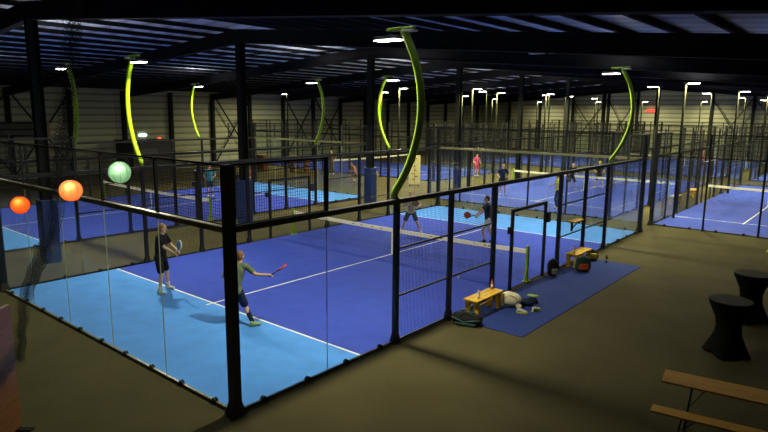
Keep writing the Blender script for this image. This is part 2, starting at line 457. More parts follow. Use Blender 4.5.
# court to the left of it
surface(-25, 0)
enclosure('black-framed glass enclosure around the left court, beyond the padded columns', -25, 0)
court_net('net of the left court, lime post beyond the teal paper lantern', -25.03, -14.97, 9.7)
# second row
surface(-12, 22.1, zones=False)
enclosure('glass and mesh court enclosure directly behind the far glass of the nearest court', -12, 22.1, far=True)
court_net('net of the court just behind the nearest one, player in navy beside its left post', -12.03, -1.97, 31.85, far=True)
surface(0, 22.1, W=6, zones=False)
enclosure('narrow black-framed court enclosure nearest to the right edge of the picture', 0, 22.1, W=6, far=True)
court_net('pale-taped net of the narrow court at the right edge', -.03, 6.03, 31.85, far=True)
surface(-16.7, 29, zones=False, rot=True)
enclosure('sideways-turned court enclosure behind the third padded column', -16.7, 29, rot=True, far=True)
court_net('net seen end-on of the sideways-turned court at the back left', -26.7, -16.7, 29, rot=True, far=True)
# third row
surface(-24, 46, zones=False); surface(-12, 46, zones=False); surface(0, 46, W=6, zones=False); surface(8, 22.1, zones=False); surface(8, 46, zones=False)
enclosure('most distant left enclosure in the last row before the far wall', -24, 46, far=True)
enclosure('middle enclosure in the last row before the far wall', -12, 46, far=True)
enclosure('narrow enclosure of the last row, at right before the far wall', 0, 46, W=6, far=True)
court_net('net of the middle court in the last row', -12.03, -1.97, 56, far=True)
court_net('net of the distant left court in the last row', -24.03, -13.97, 56, far=True)
court_net('net of the narrow court in the last row at right', -.03, 6.03, 56, far=True)

# ------------------------------------------------------------------ lamps
WARM = (1.0, .96, .70)
YEL = (1.0, .92, .50)
def lamp_light(parent, x, z, P=150, sx=.8, sy=.25, tilt=0., col=WARM, sp=172):
    l = D.lights.new('lamp_light', 'AREA'); l.shape = 'RECTANGLE'; l.size = sx; l.size_y = sy; l.energy = P; l.color = col
    l.spread = math.radians(sp)
    o = D.objects.new('lamp_light', l); COL.objects.link(o); o.parent = parent; o.location = (x, 0, z); o.rotation_euler = (0, tilt, 0)
    u = D.lights.new('ceiling_fill', 'AREA'); u.shape = 'RECTANGLE'; u.size = sx; u.size_y = .15; u.energy = P*.07; u.color = (1, .97, .9)  # added upward fill above each head, brightens the ceiling
    v = D.objects.new('ceiling_fill', u); COL.objects.link(v); v.parent = parent; v.location = (x, 0, z+(.27 if sx == .5 and sy == .25 else .1)); v.rotation_euler = (PI, 0, 0); return o
def curved_lamp(label, x, y, side, zb=3.06, P=175, r=.068):
    """side=+1: head reaches towards -x"""
    t = thing('curved_lamp_post', label, 'lamp post', (x, y, zb), 0 if side > 0 else PI, 'curved lime lamp posts')
    pts = [(0, .0), (0, .12), (.16, .36), (.36, .72), (.52, 1.15), (.61, 1.58), (.62, 1.98), (.57, 2.37), (.45, 2.76), (.28, 3.1), (.17, 3.3)]
    # smooth by Catmull-Rom
    P3 = [V((a, 0, c)) for a, c in pts]; sm = []
    for i in range(1, len(P3)-1):
        p0, p1, p2, p3 = P3[i-1], P3[i], P3[i+1], P3[min(i+2, len(P3)-1)]
        for k in range(4):
            u = k/4; sm.append(.5*((2*p1)+(p2-p0)*u+(2*p0-5*p1+4*p2-p3)*u*u+(3*p1-p0-3*p2+p3)*u**3))
    sm = [P3[0], P3[1]-V((0,0,.01))] + sm + [P3[-1]]
    MB().tube(sm, r, 12).build('pole', LIME, t, smooth=True)
    MB().box((-.09, -.07, -.0), (.09, .07, .012)).box((-.035, -.035, 0), (.035, .035, .1)).build('mounting_plate', STEEL, t)
    b = MB(); b.bbox((-.22, -.06, 3.28), (.42, .06, 3.34), .015); b.build('crossbar', LIME, t)
    h = MB(); h.bbox((-.50, -.14, 3.13), (.10, .15, 3.19), .02); h.bar((-.15, 0, 3.18), (-.15, 0, 3.3), .05)
    h = h.build('lamp_head', COLST, t)
    MB().box((-.48, -.12, 3.112), (.06, .13, 3.121)).build('diffuser', DIFF, h)
    MB().box((.2, -.1, 3.25), (.44, .1, 3.281)).build('end_plate', TAPE, t)
    lamp_light(t, -.22, 3.09, P, .5, .25, math.radians(20), WARM, 148)
    return t
curved_lamp('largest curved lime lamp post, on the near right side of the nearest court', .0, 4.0, 1, r=.076)
curved_lamp('curved lime lamp post rising from the far right side of the nearest court', .0, 16.3, 1)
curved_lamp('curved lime lamp post above the teal lantern, head pointing right', -10.06, 4, -1)
curved_lamp('curved lime lamp post beside the third padded column, head pointing right', -10.06, 16, -1)
curved_lamp('dim curved lime lamp post farthest left, head pointing left', -14.94, 4, 1)
curved_lamp('curved lime lamp post left of the picture centre, head pointing left', -14.94, 16, 1)
curved_lamp('small curved lime lamp post across the left court, head pointing right', -25.06, 15.8, -1)
curved_lamp('curved lime lamp post at the near far-left side, outside the picture', -25.06, 4, -1)
POLEM = mat('grey_green_pole', (.014, .015, .008), .8, 0, .1)
def straight_lamp(label, x, y, side, P=210, H=6.15, grp='straight lamp posts of the back courts'):
    t = thing('straight_lamp_post', label, 'lamp post', (x, y, 0), 0 if side > 0 else PI, grp)
    MB().tube([(0,0,.0), (0,0,H)], .055, 10).box((-.1, -.1, 0), (.1, .1, .015)).build('pole', POLEM, t)
    h = MB(); h.bbox((-.60, -.12, H+.02), (.06, .12, H+.07), .02); h.box((-.05, -.05, H-.02), (.05, .05, H+.03))
    h = h.build('lamp_head', COLST, t)
    MB().box((-.58, -.11, H+.005), (-.12, .11, H+.021)).build('diffuser', DIFF, h)
    lamp_light(t, -.35, H-.01, P, .5, .22, 0, YEL)
SL_ = [(.2, 24.6, -1, 'straight lamp post at the near left corner of the narrow right court'),
 (-1.72, 39.2, 1, 'left-facing straight lamp post right of the tallest straight one'),
 (.25, 36.5, -1, 'straight lamp post at the far left side of the narrow right court, head pointing right'),
 (-1.72, 51, 1, 'left-facing distant straight lamp post second from the right edge'),
 (.25, 47.3, -1, 'straight lamp post near the right edge of the picture, head pointing right'),
 (-1.72, 62, 1, 'smallest straight lamp post near the right edge'),
 (-1.72, 27.6, 1, 'straight lamp post right behind the far curved lamp, head pointing left'),
 (-14.6, 66.8, -1, 'small straight lamp post left of the red sign'),
 (-13.2, 39.5, 1, 'straight lamp post behind the gap, one of a cluster, head pointing left'),
 (-12.3, 36.9, -1, 'straight lamp post of the central cluster, head pointing right'),
 (-13.6, 43.4, -1, 'rearmost straight lamp post of the central cluster'),
 (-13.5, 50.5, 1, 'straight lamp post before the bright wall patch, head pointing left'),
 (-20.0, 66.8, -1, 'straight lamp post close to the far wall above a bright yellow patch'),
 (-12.0, 26.2, -1, 'straight lamp post at the left side of the court just behind, head pointing right'),
 (-13.2, 30, 1, 'straight lamp post of the central cluster, head pointing left, nearest of the left-facing ones'),
 (-14.3, 33.2, -1, 'thin straight lamp post between two columns, head pointing right'),
 (-15.4, 23.4, -1, 'straight lamp post right behind the largest curved lamp'),
 (-21.2, 28.6, -1, 'straight lamp post behind the third padded column'),
 (-31.5, 28.6, 1, 'straight lamp post at the back left near the wall braces'),
 (-24.35, 50, -1, 'straight lamp post of the distant left court'),
 (-21.2, 39.4, -1, 'straight lamp post on the far side of the sideways-turned court'),
 (-27.5, 66.8, -1, 'straight lamp post close to the far wall, left of all the patches of light'),
 (-8.6, 67.2, -1, 'straight lamp post close to the far wall, between tall right-hand posts'),
 (6.3, 38, 1, 'straight lamp post on the right side of the narrow court, outside the picture'),
 (6.3, 60, 1, 'distant straight lamp post at the far right, outside the picture')]
for x, y, s, lb in SL_: straight_lamp(lb, x, y, s, 110 if y > 66 else 210)

# ------------------------------------------------------------------ padding on the ridge columns
for k, lb in ((0, 'blue foam padding around the column behind the orange lanterns'), (1, 'blue foam padding around the column behind the near corner post'),
              (2, 'blue foam padding around the third column, beside the curved lamp'), (3, 'blue foam padding around the fourth column, behind the far glass')):
    y = FY[k+1]; b = MB(); h = 2.0; w = .235
    if k == 3: continue
    b.bbox((RX-w, y-w, .014), (RX-.135, y+w, h), .02); b.bbox((RX+.135, y-w, .014), (RX+w, y+w, h), .02)
    b.bbox((RX-.135, y-w, .014), (RX+.135, y-.155, h), .01); b.bbox((RX-.135, y+.155, .014), (RX+.135, y+w, h), .01)
    tag(b.build('column_padding', PAD), lb, 'padding', 'blue column padding')

# ------------------------------------------------------------------ mat, benches, tables
o = MB().bbox((.16, 6.02, 0), (1.97, 14.1, .012), .003).build('floor_mat', MATBLUE)
tag(o, 'long blue mat lying along the right side of the nearest court', 'mat')
def bench(label, x, y, L=1.25, rz=PI/2, m=BENCHY, W=.4, H=.45, z0=.0125):
    t = thing('wooden_bench', label, 'bench', (x, y, z0), rz, 'yellow wooden benches')
    b = MB()
    for k in range(3): w = W/3; b.bbox((-L/2, -W/2+k*w+.004, H-.035), (L/2, -W/2+(k+1)*w-.004, H), .005)
    b.build('seat', m, t)
    for s in (-1, 1):
        for q in (-1, 1): MB().bbox((s*(L/2-.12)-.035, q*(W/2-.075)-.06, 0), (s*(L/2-.12)+.035, q*(W/2-.075)+.06, H-.035), .005).build('leg', m, t)
        MB().box((s*(L/2-.12)-.02, -W/2+.136, H-.1), (s*(L/2-.12)+.02, W/2-.136, H-.0355)).build('crosspiece', m, t)
    MB().box((-L/2+.16, -.02, .18), (L/2-.16, .02, .23)).build('stretcher', m, t)
    return t
bench('yellow wooden bench on the blue mat beside the white bag, two bottles on it', .48, 6.9)
bench('yellow wooden bench on the far end of the blue mat beside the green backpack', .36, 13.0)
bench('small yellow bench in the carpet gap between the two back courts', -1.0, 33.3, z0=0)
bench('pale bench in the carpet gap just right of the far corner post', -1.0, 29.6, z0=0, m=wood_mat('pale_bench_wood', (.45,.33,.12), (.55,.42,.18)))
bench('yellow bench at the right edge of the picture beyond the bar tables', 5.55, 17.3, z0=0, rz=0)
def cocktail(label, x, y):
    t = thing('cocktail_table', label, 'table', (x, y, 0), 0, 'black covered cocktail tables')
    n = 32; prof = [(.38, .03), (.37, .05), (.31, .25), (.25, .45), (.235, .60), (.26, .78), (.34, .95), (.395, 1.08), (.40, 1.12), (.395, 1.13)]
    b = MB(); vs = []; fs = []
    for i, (r, z) in enumerate(prof):
        for k in range(n):
            a = 2*PI*k/n; w = max(0, (.45-z)/.45)  # stretched out to the four feet at the bottom
            rr = r*(1+.20*w*math.cos(4*a)); vs.append((rr*math.cos(a), rr*math.sin(a), z if z > .04 else .02+.05*(1-math.cos(4*a))*.5))
    for i in range(len(prof)-1):
        for k in range(n): fs.append((i*n+k, i*n+(k+1) % n, (i+1)*n+(k+1) % n, (i+1)*n+k))
    fs.append(tuple(range((len(prof)-1)*n, len(prof)*n))); b._add(vs, fs)
    b.build('stretch_cover', DARKFAB, t, smooth=True)
    MB().lathe([(.385, 1.131), (.39, 1.137), (.385, 1.143)], n=32).build('table_top', TOPFAB, t)
    for k in range(4):
        a = PI/2*k; MB().lathe([(.03, 0), (.035, .02), (.03, .045)], (.38*math.cos(a), .38*math.sin(a), 0), 10).build('foot', STEEL, t)
cocktail('black hourglass cocktail table under a stretch cover, the nearer of two', 5.52, 7.95)
cocktail('black hourglass cocktail table under a stretch cover, the farther one at the right edge', 5.5, 10.6)
def beer(label, x, y, rz, H, W, L, cat, name):
    t = thing(name, label, cat, (x, y, 0), rz)
    MB().bbox((0, -W/2, H-.028), (L, W/2, H), .004).build('top' if cat == 'table' else 'seat', TABW, t)
    for sx in (.42, L-.42):
        f = MB(); w = W/2-.05
        f.tube([(sx-.06, -w, .012), (sx, -w*.7, H-.04)], .013, 8); f.tube([(sx-.06, w, .012), (sx, w*.7, H-.04)], .013, 8)
        f.tube([(sx-.06, -w-.04, .014), (sx-.06, w+.04, .014)], .013, 8); f.tube([(sx, -w*.75, H-.05), (sx, w*.75, H-.05)], .013, 8)
        f.tube([(sx-.04, -w*.9, H*.4), (sx-.04, w*.9, H*.4)], .01, 8); f.tube([(sx-.04, 0, H*.4), (sx+.22, 0, H-.035)], .009, 8)
        f.tube([(sx-.035, -.06, H*.4), (sx-.005, -.06, H-.045)], .008, 6); f.tube([(sx-.035, .06, H*.4), (sx-.005, .06, H-.045)], .008, 6)
        f.build('folding_leg', STEEL, t)
a = math.atan2(.2, 1.4)
beer('long folding beer table with lacquered orange-brown top at the lower right', 5.29, 4.22, a, .77, .5, 2.2, 'table', 'folding_table')
beer('narrow lacquered bench in front of the folding beer table', 5.30, 3.66, a, .45, .24, 2.2, 'bench', 'folding_bench')

# ------------------------------------------------------------------ bags, bottles, shoes, balls
BOT = mat('clear_bottle_plastic', (.6, .62, .55), .2); BOTD = mat('dark_bottle', (.02, .03, .05), .3); RED = mat('red_plastic', (.5, .03, .02), .4)
def bottle(label, x, y, z, m=BOT, capm=RED, h=.24, grp=None):
    t = thing('drink_bottle', label, 'bottle', (x, y, z), 0, grp)
    MB().lathe([(.028, 0), (.034, .01), (.034, h*.68), (.03, h*.75), (.015, h*.87), (.014, h*.92)], n=14).build('bottle_body', m, t, smooth=True)
    MB().lathe([(.016, h*.92), (.017, h*.93), (.017, h)], n=12).build('bottle_cap', capm, t)
    MB().lathe([(.035, h*.25), (.0352, h*.26), (.0352, h*.52), (.035, h*.53)], n=14).build('bottle_label', TAPE, t)
bottle('clear drink bottle standing on the near end of the nearer yellow bench', .57, 6.5, .4635)
bottle('reddish drink bottle at the far end of the nearer yellow bench', .4, 7.42, .4635, mat('pink_bottle', (.45, .15, .12), .3))
bottle('yellowish bottle standing on the farther yellow bench', .38, 12.55, .4635, mat('yellow_bottle', (.6, .45, .1), .3))
bottle('dark blue bottle standing on the mat near its far end', .95, 13.85, .0125, BOTD, BOTD, .26)
def duffel(label, x, y, rz, c1, c2, z0=.0):
    t = thing('sports_bag', label, 'bag', (x, y, z0), rz)
    pr = [('c', (-.24, 0, .13), (.24, 0, .13), .125, .125), ('c', (-.24, -.06, .10), (.24, -.06, .10), .10, .10), ('c', (-.24, .06, .10), (.24, .06, .10), .10, .10), ('c', (-.1, .0, .2), (.12, .02, .2), .08, .07)]
    place(fused('bag_body', pr, .018, c1), 'bag_body', t)
    MB().bbox((-.25, -.19, .0), (.25, .19, .06), .02).build('bag_base', c2, t)
    for s in (-1, 1): MB().tube([(-.15, s*.13, .17), (-.13, s*.12, .27), (0, s*.06, .33), (.13, s*.12, .27), (.15, s*.13, .17)], .011, 6).build('handle', c2, t)
    MB().tube([(-.34, -.1, .12), (-.3, -.24, .2), (0, -.3, .13), (.3, -.22, .18), (.34, -.08, .12)], .014, 6).build('shoulder_strap', cloth('bag_trim', (.06, .14, .12)), t)
    MB().tube([(-.24, 0, .275), (.24, 0, .275)], .006, 5).build('zip', cloth('bag_trim', (.06, .14, .12)), t)
duffel('black and green sports bag on the carpet before the nearer yellow bench', .62, 5.95, .25, cloth('black', (.012, .012, .014)), cloth('dark_green', (.02, .06, .05)), z0=.013)
# white bag
t = thing('round_bag', 'cream round sports bag lying on the blue mat beside the nearer bench', 'bag', (.78, 7.72, .0125), .4)
place(fused('bag_body', [('e', (0, 0, .19), (.27, .17, .19), None), ('e', (-.06, -.02, .2), (.2, .16, .2), None), ('c', (.18, -.1, .05), (.24, -.1, .06), .05, .05)], .018, cloth('cream', (.78, .70, .45))), 'bag_body', t)
MB().tube([(.17*math.cos(q), -.155-.02*math.cos(q*2), .21+.11*math.sin(q)) for q in [2*PI*k/20 for k in range(21)]], .008, 6).build('piping', cloth('grey_trim', (.25, .24, .18)), t)
# clothes bundle
o = place(fused('clothes_pile', [('e', (0,0,.09), (.2,.15,.09), None), ('e', (.1,.08,.12), (.13,.1,.09), None), ('e', (-.1,-.08,.07), (.12,.13,.07), None), ('c', (.05,-.05,.15), (.2,.12,.08), .05,.04)], .018, cloth('navy', (.012, .02, .05))), 'folded_jacket', None, (1.04, 8.12, .0125))
tag(o, 'dark navy jacket in a heap on the mat behind the shoes', 'jacket')
o = place(fused('t', [('e', (0,0,.03), (.15,.08,.035), None), ('e', (.09,.04,.03), (.08,.06,.03), None)], .015, cloth('lime_towel', (.3, .42, .12))), 'towel', None, (1.12, 8.2, .225))
tag(o, 'green towel thrown on top of the navy jacket', 'towel')
def shoe(label, x, y, rz, upper, sole, z0=.0125, grp='pair of shoes on the mat'):
    t = thing('sports_shoe', label, 'shoe', (x, y, z0), rz, grp)
    s = MB(); pts = [(-.13, .035), (-.05, .032), (.04, .045), (.11, .045), (.15, .02), (.15, -.01), (.1, -.045), (.0, -.038), (-.1, -.038), (-.135, -.01)]
    s._add([(a, c, 0) for a, c in pts]+[(a, c, .028) for a, c in pts], [tuple(range(9, -1, -1)), tuple(range(10, 20))]+[(i, (i+1) % 10, 10+(i+1) % 10, 10+i) for i in range(10)])
    s.build('sole', sole, t)
    place(fused('shoe_upper', [('c', (-.09, 0, .065), (.09, .0, .045), .04, .034), ('c', (-.09, 0, .085), (-.02, 0, .085), .036, .03)], .01, upper, 2), 'shoe_upper', t)
    MB().bar((-.0, -.025, .093), (.02, .025, .088), .006).bar((.03, -.025, .084), (.05, .025, .079), .006).build('laces', TAPE, t)
SHW = cloth('shoe_white', (.6, .6, .5)); SHY = mat('yellow_rubber', (.65, .62, .03), .5)
shoe('white and yellow sports shoe, the left of the pair on the mat', 1.23, 7.45, .3, SHW, SHY)
shoe('yellow-soled sports shoe, the right of the pair on the mat', 1.42, 7.82, 1.2, SHW, SHY)
def backpack(label, x, y, rz, c1, c2, z0, w=.2, h=.46):
    t = thing('backpack', label, 'bag', (x, y, z0), rz)
    place(fused('pack_body', [('c', (-w*.55, 0, .12), (-w*.5, 0, h-.1), .12, .10), ('c', (w*.55, 0, .12), (w*.5, 0, h-.1), .12, .10), ('c', (0, 0, .12), (0, .0, h-.08), .13, .11)], .018, c1), 'pack_body', t)
    place(fused('front_pocket', [('c', (-w*.4, -.12, .12), (w*.4, -.12, .12), .07, .07), ('c', (-w*.4, -.12, .2), (w*.4, -.12, .2), .06, .06)], .018, c2), 'front_pocket', t)
    for s in (-1, 1): MB().tube([(s*.08, .1, h-.05), (s*.09, .17, h*.6), (s*.1, .12, .1)], .014, 6).build('shoulder_strap', c1, t)
    MB().tube([(-.04, .03, h), (0, .03, h+.05), (.04, .03, h)], .009, 6).build('carry_loop', c1, t)
backpack('upright black racket bag with pale stripes beside the gate', .33, 11.15, .9, cloth('black', (.012,.012,.014)), cloth('stripe_grey', (.18,.18,.16)), .013, .1, .5)
backpack('bulky green and orange backpack against the farther yellow bench', .78, 12.3, .7, cloth('pack_green', (.03, .06, .05)), cloth('pack_orange', (.5, .09, .02)), .0125, .24, .46)
backpack('dark green and yellow backpack behind the far end of the farther bench', .45, 13.9, .7, cloth('pack_dark', (.025, .035, .03)), cloth('pack_yellow', (.5, .38, .03)), .0125, .18, .34)
BALL = mat('tennis_ball_felt', (.55, .65, .05), .9)
def gball(label, x, y, z=.045):
    b = MB(); b.ball((0,0,0), .033, 14)
    o = b.build('padel_ball', BALL, None, (x, y, z), smooth=True); tag(o, label, 'ball')
gball('yellow-green ball lying on the blue turf near the net post, behind the fence', -1.6, 9.0, .048)
gball('yellow-green ball on the turf beyond the net by the dark-shirted player', -2.2, 12.6, .048)
# small shelf clipped outside the fence
t = thing('drinks_shelf', 'small yellow shelf on a pale bracket clipped to the fence near the gate', 'shelf', (.12, 12.72, 1.1))
MB().bbox((0, -.2, .34), (.24, .5, .37), .004).build('shelf_board', BENCHY, t)
MB().box((0, .05, 0), (.03, .18, .34)).bar((.015, .115, .05), (.2, .115, .33), .03).build('shelf_bracket', COLST, t)

# ------------------------------------------------------------------ lanterns
def lantern(label, c, r, col, estr):
    m = D.materials.new('paper_lantern'); m.use_nodes = True; nt = m.node_tree; b = nt.nodes['Principled BSDF']
    nt.nodes.remove(b); tr = nt.nodes.new('ShaderNodeBsdfTranslucent'); df = nt.nodes.new('ShaderNodeBsdfDiffuse'); ms = nt.nodes.new('ShaderNodeMixShader')
    tr.inputs[0].default_value = (*col, 1); df.inputs[0].default_value = (*col, 1); ms.inputs[0].default_value = .6
    nt.links.new(tr.outputs[0], ms.inputs[1]); nt.links.new(df.outputs[0], ms.inputs[2]); nt.links.new(ms.outputs[0], nt.nodes['Material Output'].inputs[0])
    t = thing('paper_lantern', label, 'lantern', c, 0, 'paper lanterns')
    s = MB(); n = 28; mm = 26; vs = []; fs = []
    for i in range(mm+1):
        ph = .14 + (PI-.28)*i/mm; q = 1 + .012*math.sin(i*PI*1.0)*0 + (.014 if i % 2 else -.012)
        for k in range(n):
            a = 2*PI*k/n; vs.append((r*q*math.sin(ph)*math.cos(a), r*q*math.sin(ph)*math.sin(a), -r*math.cos(ph)))
    for i in range(mm):
        for k in range(n): fs.append((i*n+k, i*n+(k+1) % n, (i+1)*n+(k+1) % n, (i+1)*n+k))
    s._add(vs, fs); s.build('shade', m, t, smooth=True)
    for k in range(10):
        a = 2*PI*k/10+.2
        MB().tube([(r*1.01*math.sin(.14+(PI-.28)*i/14)*math.cos(a), r*1.01*math.sin(.14+(PI-.28)*i/14)*math.sin(a), -r*1.01*math.cos(.14+(PI-.28)*i/14)) for i in range(15)], .0022, 5).build('rib', mat('lantern_rib', (.3,.2,.08), .7), t)
    MB().tube([(r*.14*math.cos(2*PI*k/16), r*.14*math.sin(2*PI*k/16), r*.99) for k in range(17)], .004, 5).build('wire_ring', STEEL, t)
    zc = roofz(c[0]) - c[2] - .0
    MB().tube([(0,0,r*.98), (0,0,zc)], .0018, 5).build('hanging_cord', STEEL, t)
    l = D.lights.new('bulb', 'POINT'); l.energy = estr; l.color = (1, .85, .55); l.shadow_soft_size = .03
    lo = D.objects.new('bulb', l); COL.objects.link(lo); lo.parent = t; lo.location = (r*.52, -r*.34, r*.38)
def on(u, v, ax, val):
    d = Rr*((u-384)/600.278) + Uu*(-(v-216)/600.278) + Ff; k = (val-CAM[ax])/d[ax]; return CAM+d*k
for (u, v, y, rp, col, e, lb) in ((20.2, 205, -2.2, 8.6, (.95, .17, .03), .5, 'deep orange round paper lantern, smallest and farthest left'),
                               (70.8, 190.5, -2.2, 10.8, (.92, .36, .14), .55, 'large orange round paper lantern in the middle'),
                               (119.8, 172.3, -2.2, 10.8, (.33, .62, .5), .42, 'teal green round paper lantern, highest of the three')):
    c = on(u, v, 1, y); dep = (c-CAM).dot(Ff); lantern(lb, tuple(c), rp*dep/600.278, col, e)

# ------------------------------------------------------------------ people
def two_bone(a, b, l1, l2, pole):
    a = V(a); b = V(b); d = b-a; L = d.length
    if L > (l1+l2)*.995: b = a + d*((l1+l2)*.995/L); d = b-a; L = d.length
    x = (l1*l1-l2*l2+L*L)/(2*L); h = math.sqrt(max(0, l1*l1-x*x)); d.normalize()
    p = V(pole); p = (p - d*p.dot(d)).normalized()
    return a+d*x+p*h, b
def person(label, x, y, rz, H=1.8, pel=(0,0,.94), lean=(0,.03), hands=((-.22,.22,1.05),(.22,.22,1.05)), feet=((-.14,0),(.14,0)),
           fdir=(0,0), look=0., shirt=(.1,.1,.1), pants=(.02,.02,.03), hair=(.12,.06,.03), sock=None, shoe_c=(.6,.6,.5), trousers=False, detail=1,
           cap=None, vest=None, female=False, knee=((0,1,0),(0,1,0)), footz=(0,0), z0=.0125, long_hair=False, grp=None, grip=None):
    s = H/1.8
    t = thing('person', label, 'person', (x, y, z0), rz, grp)
    def S(p): return V(p)*1.0
    P = V(pel); Ch = P+V((lean[0]*.6, lean[1]*.6, .36)); N = P+V((lean[0], lean[1], .56)); Hd = N+V((lean[0]*.25, .035+lean[1]*.2, .155))
    ax = V((1, 0, 0)); sw = .185 if not female else .165
    sh = [N+V((-sw, 0, -.055)), N+V((sw, 0, -.055))]
    hp = [P+V((-.095, 0, -.02)), P+V((.095, 0, -.02))]
    vox = .0085 if detail else .02
    body = [('c', P+V((-.05,0,0)), P+V((.05,0,0)), .115, .115), ('c', P, Ch, .118, .135), ('e', Ch+V((0,0,.03)), (.165,.11,.17), None),
            ('c', sh[0]+V((.06,0,0)), sh[1]-V((.06,0,0)), .075, .075), ('c', N-V((0,0,.04)), Hd-V((0,0,.04)), .056, .052)]
    Rh = Matrix.Rotation(look, 3, 'Z')
    body += [('e', Hd+V((0,0,.02)), (.077,.097,.108), Rh), ('c', Hd+Rh@V((0,.035,-.055)), Hd+Rh@V((0,.055,-.08)), .05, .034),
             ('c', Hd+Rh@V((0,.092,.01)), Hd+Rh@V((0,.112,-.022)), .010, .015), ('e', Hd+Rh@V((.078,-.005,-.005)), (.012,.022,.034), Rh), ('e', Hd+Rh@V((-.078,-.005,-.005)), (.012,.022,.034), Rh)]
    arms = []; legs = []
    for i in (0, 1):
        sgn = -1 if i == 0 else 1
        el, wr = two_bone(sh[i], hands[i], .29, .26, (sgn*.7, -.5, -.6)); arms.append((sh[i], el, wr))
        body += [('c', sh[i], el, .052, .040), ('c', el, wr, .039, .027)]
        d = (wr-el).normalized(); side = d.cross(V((0,0,1)));
        if side.length < .2: side = V((1,0,0))
        side.normalize(); up = side.cross(d).normalized(); pm = wr+d*.05
        body += [('c', wr+d*.01, pm+side*.018, .024, .022), ('c', wr+d*.01, pm-side*.018, .024, .022)]
        if detail:
            for k, (o_, ln) in enumerate(((-.032, .034), (-.011, .040), (.011, .038), (.032, .030))):
                r0 = wr+d*.078+side*o_; k1 = r0+d*ln*.6-up*.014; k2 = k1+d*ln*.2-up*.03; k3 = k2-d*ln*.35-up*.012
                body += [('c', r0-d*.02, k1, .0105, .0095), ('c', k1, k2, .0095, .009), ('c', k2, k3, .009, .008)]
            th = wr+d*.03+side*(-sgn*.03); t1 = th+d*.028+side*(-sgn*.02)-up*.012; t2 = t1+d*.02+side*(sgn*.012)-up*.022
            body += [('c', th, t1, .0125, .011), ('c', t1, t2, .011, .009)]
        fx, fy = feet[i]; ank = V((fx, fy, .085+footz[i]))
        kn, an = two_bone(hp[i], ank, .43, .43, knee[i]); legs.append((hp[i], kn, an))
        body += [('c', hp[i], kn, .083, .055), ('c', kn, kn.lerp(an, .35)-V((0,.012,0)), .052, .054), ('c', kn.lerp(an, .3), an, .050, .033), ('c', an, an+V((0,.02,-.04)), .034, .035)]
    bm_ = fused('body', body, vox, SKIN, 3)
    ob = place(bm_, 'body', t)
    # clothes
    sc = cloth('shirt_%d_%d_%d' % tuple(int(c*999) for c in shirt), shirt); pc = cloth('pants_%d_%d_%d' % tuple(int(c*999) for c in pants), pants)
    g = .014; hem = P+V((0,0,-.02))
    sp = [('c', hem+V((-.06,0,0)), hem+V((.06,0,0)), .135, .135), ('c', hem, Ch, .138, .15), ('e', Ch+V((0,0,.03)), (.182,.128,.18), None), ('c', sh[0]+V((.05,0,0)), sh[1]-V((.05,0,0)), .088, .088)]
    for a_, e_, w_ in arms: sp += [('c', a_, a_.lerp(e_, .62), .068, .066)]
    place(fused('shirt', sp, max(vox, .012), sc, 3), 'shirt', t)
    pp = [('c', P+V((-.06,0,-.03)), P+V((.06,0,-.03)), .132, .132)]
    for h_, k_, a_ in legs:
        if trousers: pp += [('c', h_, k_, .105, .075), ('c', k_, a_+V((0,0,.03)), .075, .058)]
        else: pp += [('c', h_, h_.lerp(k_, .78), .105, .092)]
    place(fused('trousers' if trousers else 'shorts', pp, max(vox, .012), pc, 3), 'trousers' if trousers else 'shorts', t)
    hc = mat('hair_%d_%d' % (int(hair[0]*999), int(hair[1]*999)), hair, .8, bump=.4, scale=60)
    hpz = [('e', Hd+Rh@V((0,-.02,.045)), (.086,.098,.098), Rh), ('e', Hd+Rh@V((0,-.045,.005)), (.08,.075,.08), Rh)]
    if long_hair: hpz += [('c', Hd+Rh@V((0,-.1,.03)), Hd+Rh@V((0,-.14,-.18)), .035, .02)]
    place(fused('hair', hpz, max(vox, .01), hc, 2), 'hair', t)
    if cap:
        cm = cloth('cap_%d_%d' % (int(cap[0]*99), int(cap[1]*99)), cap)
        place(fused('cap', [('e', Hd+Rh@V((0,-.005,.07)), (.09,.105,.075), Rh), ('c', Hd+Rh@V((-.03,.1,.065)), Hd+Rh@V((.03,.1,.065)), .018, .018)], .012, cm, 2), 'cap', t)
    if detail:
        e = MB()
        for q in (-1, 1): e.ball(Hd+Rh@V((q*.03,.091,.02)), .009, 8)
        e.build('eyes', mat('dark_eye', (.02,.015,.01), .2), t); MB().ball(Hd+Rh@V((0,.094,-.052)), (.02,.008,.006), 8).build('mouth', mat('lips', (.3,.08,.06), .5), t)
    scm = cloth('shoe_%d_%d' % (int(shoe_c[0]*99), int(shoe_c[2]*99)), shoe_c)
    for i, (h_, k_, a_) in enumerate(legs):
        R = Matrix.Rotation(fdir[i] if isinstance(fdir, tuple) else fdir, 3, 'Z')
        bz = a_.z-.085
        f0 = V((a_.x, a_.y, bz))
        place(fused('shoe', [('c', f0+R@V((0,-.035,.045)), f0+R@V((0,.15,.04)), .045, .038), ('c', f0+R@V((0,-.03,.08)), f0+R@V((0,.05,.06)), .045, .04)], max(vox,.012), scm, 2), 'shoe', t)
        if sock:
            so = MB(); so.tube([a_+V((0,0,-.01)), a_.lerp(k_, sock[1]*.5), a_.lerp(k_, sock[1])], [.042, .052, .058], 12)
            so.build('sock', cloth('sock_%d' % int(sock[0][0]*999), sock[0]), t, smooth=True)
    t.scale = (s, s, s)
    return t, arms
